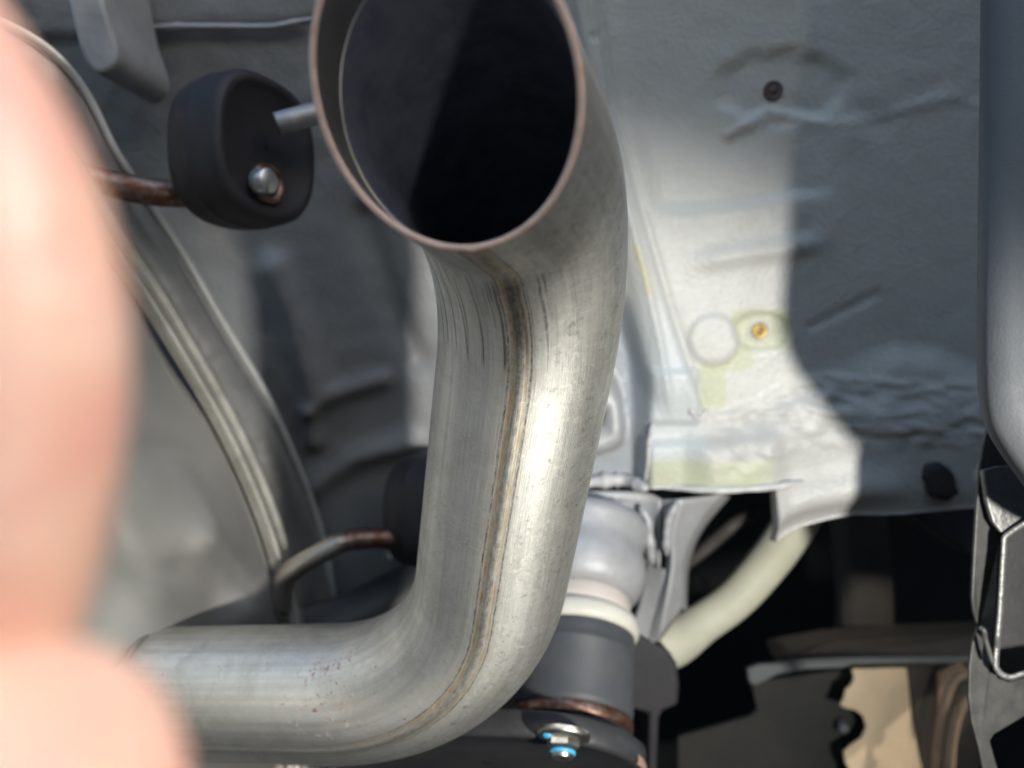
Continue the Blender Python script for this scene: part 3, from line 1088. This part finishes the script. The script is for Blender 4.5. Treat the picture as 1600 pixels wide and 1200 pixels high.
lathe([(.026, .0495), (.0312, .0502), (.0318, .0515), (.0318, .0555), (.0310, .0568), (.026, .057)], so, sa, 96).build('rusty_ring', m_rust, shock)
lathe([(.01, .056), (.0300, .0565), (.0318, .0580), (.0320, .062), (.030, .070), (.02, .072)], so, sa, 96).build('lower_seat', m_black, shock)

# ---------------------------------------------------------------- control arm with its bolt
ao = V(856, 1192, .381)
arm = thing('control_arm', ao, 'black suspension arm end bolted below the shock absorber', 'suspension arm')
au = cd(1, 0, 0)
au = (au - sa * au.dot(sa)).normalized()
av = sa.cross(au)
if av.dot(cd(0, 1, 0)) < 0: av = -av
out = []
for k in range(49):
    a = -0.55 * math.pi + 1.18 * math.pi * k / 48
    out.append((0.0475 * math.cos(a), 0.0475 * math.sin(a)))
out += [(-.075, .022), (-.12, .004), (-.20, -.03), (-.22, -.10), (-.10, -.085), (-.03, -.055)]
amb = MB()
rowsA = []
n_ = len(out)
cx = (-.03, -.02)
for s, z in ((.96, -.012), (1.0, -.010), (1.0, -.0015), (.985, .0), (.955, .0005), (.93, -.0008), (.5, -.0008), (.02, -.0008)):
    rowsA.append([ao + au * (cx[0] + (x - cx[0]) * s) + av * (cx[1] + (y - cx[1]) * s) + sa * z for x, y in out])
amb.grid(rowsA, close_u=True)
amb.build('arm_plate', m_black, arm)


def at_arm(px, py, z=0.0):
    n = (CM.inverted().to_3x3() @ sa)
    p0 = CM.inverted() @ ao
    return (CM @ on_plane(px, py, p0, n)) + sa * z


bc = at_arm(881, 1147)
bolt = lathe([(.0001, .0022), (.0095, .0022), (.0112, .0016), (.0116, .0005), (.0116, -.001)], bc, sa, 48).build('bolt', m_zinc, arm)
hexm = MB()
rws = []
for r, z in ((.0072, .001), (.0072, .0052), (.0062, .0061), (.0046, .0062), (.0001, .0062)):
    rws.append([bc + sa * z + (au * math.cos(math.pi / 3 * j + .3) + av * math.sin(math.pi / 3 * j + .3)) * r for j in range(6)])
hexm.grid(rws, close_u=True)
hexm.build('nut', m_zinc, bolt, smooth=False)
lathe([(.0045, .005), (.0045, .0094), (.0040, .0100), (.0030, .0100), (.0022, .0092), (.0001, .0090)], bc, sa, 32).build('threaded_end', m_zinc, bolt)
lathe([(.0043, .0062), (.0055, .0064), (.0058, .0072), (.0055, .0081), (.0046, .0083), (.0043, .0080)], bc, sa, 40).build('paint_ring', m_blue, bolt)
dotc = bc + (-au * .0066 + av * .0034) * 1.05
lathe([(.0001, .0034), (.0018, .0032), (.0024, .0024), (.0025, .0016)], dotc, sa, 20).build('paint_dot', m_blue, bolt)
# thin brown strip on the edge of the plate
chp = MB()
cr = [[ao + au * .0478 * math.cos(a) * s + av * .0478 * math.sin(a) * s + sa * z for a in [0.12 + .42 * k / 10 for k in range(11)]] for s, z in ((.985, .0006), (1.002, .0000), (1.004, -.0025), (.99, -.004))]
chp.grid(cr)
chp.build('brown_edge_strip', m_brown, arm)

# dark bracket to the right of the shock absorber
dk = [V(985, 985, .47), V(1012, 1000, .47), V(1040, 1015, .47), V(1058, 1036, .47), V(1062, 1070, .47), V(1060, 1102, .47), V(1036, 1112, .47), V(1030, 1125, .47), V(1026, 1230, .47), V(1012, 1230, .47), V(1014, 1116, .47), V(985, 1108, .47)]
ob = prism(dk, cd(0, 0, -1) * .035).build('spring_bracket', m_rubber, None, bevel=.002)
tag(ob, 'black angled bracket between the shock absorber and the dark gap', 'bracket')

# ---------------------------------------------------------------- pale hose and a thin tube standing in for a reflected streak
hp = catmull([V(1300, 700, .545), V(1268, 770, .54), V(1235, 830, .533), V(1195, 885, .525), V(1150, 935, .517), V(1100, 972, .51), V(1062, 996, .505), V(1025, 1008, .50), V(975, 1008, .50), V(920, 1000, .50)], 10)
hs = sweep(hp, lambda t: 0.0135 + 0.0008 * math.sin(t * 9) + 0.0030 * ss(.55, .72, t), 40).build('filler_hose', m_hose)
tag(hs, 'thick pale cream hose curving down behind the grey bracket', 'hose')
bp = catmull([V(1050, 905, .60), V(1080, 878, .59), V(1115, 848, .585), (V(1150, 818, .58)), V(1175, 805, .60)], 8)
bh = sweep(bp, lambda t: .0055 * (1 - .3 * abs(t - .5)), 18).build('reflection_streak', m_dim)
tag(bh, 'thin dull brown tube standing in for a reflected streak in the dark opening above the pale hose', 'pipe')
lathe([(.0001, .003), (.003, .002), (.0036, 0), (.0036, -.004)], V(1099, 910, .57), cd(0, 0, 1), 20).build('streak_dot', m_dim, bh)

# ---------------------------------------------------------------- bumper cover, right edge
EDGE = [(1537, -220), (1538, -60), (1537, 100), (1535, 260), (1533, 400), (1532, 520), (1533, 590), (1537, 635), (1546, 668), (1568, 706), (1597, 746), (1625, 785), (1662, 826), (1704, 850), (1780, 874), (1880, 890)]
ed2 = catmull([Vector((x, y, 0)) for x, y in EDGE], 8)
bmp = MB()
rws = []
for k, (off, dd) in enumerate(((6, .315), (1, .295), (0, .285), (2, .277), (7, .271), (18, .266), (50, .262), (120, .257), (260, .247), (420, .247))):
    rws.append([V(p.x + off, p.y - off * 0.55 * ss(560, 700, p.y), dd) for p in ed2])
bmp.grid(rws)
ob = bmp.build('bumper_cover', m_bumper, None, solid=0.0025)
tag(ob, 'smooth grey bumper corner at the right of the frame', 'bumper')

# ---------------------------------------------------------------- bumper bracket
bb = thing('bumper_bracket', V(1560, 900, .325), 'dusty folded black steel bracket below the grey bumper corner', 'bracket')
D = .325
face = [(1600, 640), (1566, 640), (1547, 658), (1538, 690), (1531, 730), (1526, 800), (1522, 870), (1519, 935), (1522, 958), (1529, 980), (1520, 1005), (1515, 1040), (1514, 1090), (1519, 1130), (1530, 1170), (1541, 1225),
        (1566, 1225), (1553, 1180), (1547, 1158), (1553, 1148), (1600, 1120), (1660, 1090), (1660, 1050), (1600, 1060), (1578, 1066), (1560, 1060), (1550, 1042), (1556, 940), (1562, 850), (1564, 838), (1600, 813), (1660, 780), (1660, 640)]
mb = prism([V(x, y, D + (0.0 if y < 980 else 0.006) + (x - 1514) * 0.00012) for x, y in face], cd(0, 0, -1) * .002)
mb.build('bracket_face', m_brk, bb, smooth=False, bevel=.0006)
edg = [(1664, 778), (1601, 812), (1575, 829), (1566, 837), (1564, 852), (1561, 900), (1558, 950), (1554, 1000), (1551, 1036), (1555, 1050), (1566, 1060), (1582, 1063), (1602, 1057), (1664, 1046)]
ec = catmull([Vector((x, y, 0)) for x, y in edg], 6)
fm = MB()
rws = []
for d_, off in ((D - .006, 0), (D - .007, 2), (D - .007, 8), (D - .006, 10), (D + .03, 8)):
    row = []
    for i, p in enumerate(ec):
        t = (ec[min(i + 1, len(ec) - 1)] - ec[max(i - 1, 0)]).normalized()
        nrm = Vector((-t.y, t.x, 0))
        q = p - nrm * off * (-1 if nrm.x < 0 and False else 1)
        wob = .6 * noise.noise(Vector((i * .45, 0, 0)))
        row.append(V(q.x + wob, q.y, d_ + (0.006 if p.y > 1000 else 0)))
    rws.append(row)
rws.insert(0, [V(p.x, p.y, D + .004) for p in ec])
fm.grid(rws)
fm.build('folded_edge', m_edge, bb)
gus = prism([V(1536, 735, D - .004), V(1560, 729, D - .004), V(1592, 727, D - .003), V(1612, 790, D - .003), V(1600, 808, D - .004), V(1566, 834, D - .0045), V(1552, 815, D - .0045), V(1543, 785, D - .004)], cd(0, 0, -1) * .003)
gus.build('gusset_plate', m_edge, bb, smooth=False, bevel=.0008)
prism([V(1556, 1050, D + .03), V(1556, 830, D + .03), V(2050, 700, D + .03), V(2050, 1070, D + .03)], cd(0, 0, -1) * .002).build('blocking_plate', m_black, bb)  # carried on out of view to stop torch light leaking onto the panel
lumpy([V(1529, 980, D - .0005), V(1537, 985, D - .002), V(1540, 1000, D - .001), V(1552, 1040, D - .001)], .0011, .5, 12).build('weld_bead', m_brk, bb)

# ---------------------------------------------------------------- crossmember and splash shield, bottom right
cmr = thing('crossmember', V(1330, 1050, .62), 'dull grey crossmember ledge at the bottom right below the dark gap', 'crossmember')
prism([V(1205, 1022, .64), V(1300, 1004, .64), V(1420, 996, .64), V(1560, 990, .64), V(1560, 1036, .62), V(1215, 1040, .62)], cd(0, .3, -1) * .02).build('top_plate', m_dim, cmr, bevel=.002)
mb = sweep(catmull([V(1172, 1062, .605), V(1180, 1046, .605), (V(1215, 1040, .605)), V(1300, 1034, .605), V(1420, 1032, .605), V(1560, 1031, .605)], 8), .0030, 14)
mb.build('front_lip', m_bumper, cmr)
lipp = prism([V(1168, 1046, .60), V(1188, 1039, .60), V(1230, 1038, .60), V(1330, 1034, .60), V(1330, 1043, .60), V(1262, 1046, .60), V(1215, 1054, .60), V(1182, 1071, .60), V(1172, 1068, .60)], cd(0, 0, -1) * .006)
lipp.build('corner_tab', m_bumper, cmr, bevel=.001)
prism([V(1174, 1066, .612), V(1184, 1110, .612), V(1172, 1120, .612), V(1110, 1138, .612), V(1060, 1152, .612), V(1060, 1260, .612), V(1335, 1260, .612), V(1350, 1180, .615), V(1352, 1120, .615), V(1340, 1044, .615)], cd(0, 0, -1) * .004).build('dark_web', m_web, cmr)
prism([V(1418, 1040, .612), V(1530, 1040, .612), V(1530, 1260, .612), V(1450, 1260, .612), V(1428, 1120, .612)], cd(0, 0, -1) * .004).build('dark_web', m_dim, cmr)
lathe([(.0001, .004), (.003, .003), (.004, 0), (.004, -.01)], V(1318, 1138, .60), cd(-.3, 0, 1), 20).build('bolt', m_bumper, cmr)
sp = thing('splash_shield', V(1375, 1150, .58), 'tan scalloped shield catching warm sunlight at the bottom right', 'splash shield')
tanp = [(1332, 1046), (1375, 1045), (1417, 1044), (1421, 1080), (1425, 1120), (1433, 1165), (1444, 1215), (1460, 1280), (1330, 1280), (1328, 1205), (1321, 1192), (1319, 1176), (1332, 1164), (1347, 1154), (1354, 1138), (1349, 1120), (1337, 1110), (1322, 1107), (1313, 1103), (1319, 1092), (1322, 1078), (1330, 1072), (1335, 1062)]
mb = prism([V(x, y, .600 - .00025 * (1400 - x)) for x, y in tanp], cd(0, 0, -1) * .003)
mb.build('shield_plate', m_tan, sp, smooth=False, bevel=.0008)
for pp, rr_ in (([(1461, 1260, .575), (1463, 1190, .575), (1468, 1140, .575), (1477, 1095, .575), (1490, 1065, .575), (1507, 1055, .575), (1530, 1056, .575)], .0030),
                ([(1482, 1260, .57), (1484, 1190, .57), (1490, 1140, .57), (1500, 1108, .57), (1513, 1096, .57), (1530, 1092, .57)], .0036)):
    sweep(catmull([V(*q) for q in pp], 8), rr_, 16).build('shield_rib', m_brown, sp)
prism([V(1466, 1052, .60), V(1500, 1035, .60), V(1512, 1045, .60), V(1480, 1085, .60), V(1466, 1130, .60)], cd(0, 0, -1) * .003).build('shield_tab', m_brown, sp)

# ---------------------------------------------------------------- person: the fingers in front of the lens
person = thing('person', V(-350, 1500, .06), 'out of focus hand with two bent fingers close to the lens', 'person')


def skinned(name, nodes, edges, mat, parent, root=0, sub=2):
    me = bpy.data.meshes.new(name)
    me.from_pydata([tuple(n[0]) for n in nodes], edges, [])
    me.materials.append(mat)
    o = bpy.data.objects.new(name, me)
    COL.objects.link(o)
    o.modifiers.new('skin', 'SKIN')
    l = me.skin_vertices[0].data if me.skin_vertices else None
    if l is None:
        bm = bmesh.new(); bm.from_mesh(me); bm.verts.layers.skin.verify(); bm.to_mesh(me); bm.free()
        l = me.skin_vertices[0].data
    for i, n in enumerate(nodes):
        l[i].radius = (n[1], n[1])
        l[i].use_root = i == root
    o.modifiers[0].use_smooth_shade = True
    md = o.modifiers.new('sub', 'SUBSURF')
    md.levels = md.render_levels = sub
    put_under(o, parent)
    return o


nodes = [(V(-900, 2300, .075), .020), (V(-700, 1900, .072), .019), (V(-560, 1560, .068), .017)]
edges = [(0, 1), (1, 2)]


def chain(start, pts):
    prev = start
    for px, py, d, r in pts:
        nodes.append((V(px, py, d), r))
        edges.append((prev, len(nodes) - 1))
        prev = len(nodes) - 1


# index: rises along the left edge of the frame, knuckle pushed towards the middle
chain(2, [(-330, 1330, .058, .0094), (-85, 980, .052, .0094), (-28, 720, .0505, .0092), (0, 480, .050, .0090), (-58, 250, .0505, .0082), (-195, 20, .052, .0078), (-270, -200, .054, .0066)])
# second finger: curls up into the lower left corner
chain(2, [(-360, 1600, .058, .0088), (-150, 1400, .050, .0098), (38, 1235, .046, .0104), (112, 1130, .0445, .0102)])
chain(1, [(-420, 1900, .066, .0086), (-200, 1800, .060, .0080), (-20, 1720, .056, .0074), (60, 1650, .054, .0066)])
chain(1, [(-480, 2200, .070, .0080), (-260, 2150, .066, .0072), (-110, 2080, .062, .0066), (-40, 2010, .060, .0058)])
chain(2, [(-800, 1350, .064, .0100), (-850, 1100, .060, .0094), (-800, 900, .058, .0084)])
skinned('hand', nodes, edges, m_skin, person)
fore = [(V(-900, 2300, .075), .0205), (V(-1150, 3000, .085), .026), (V(-1450, 3900, .10), .032)]
skinned('sleeve', [(p, r * 1.12) for p, r in fore[1:]] , [(0, 1)], m_cloth, person)
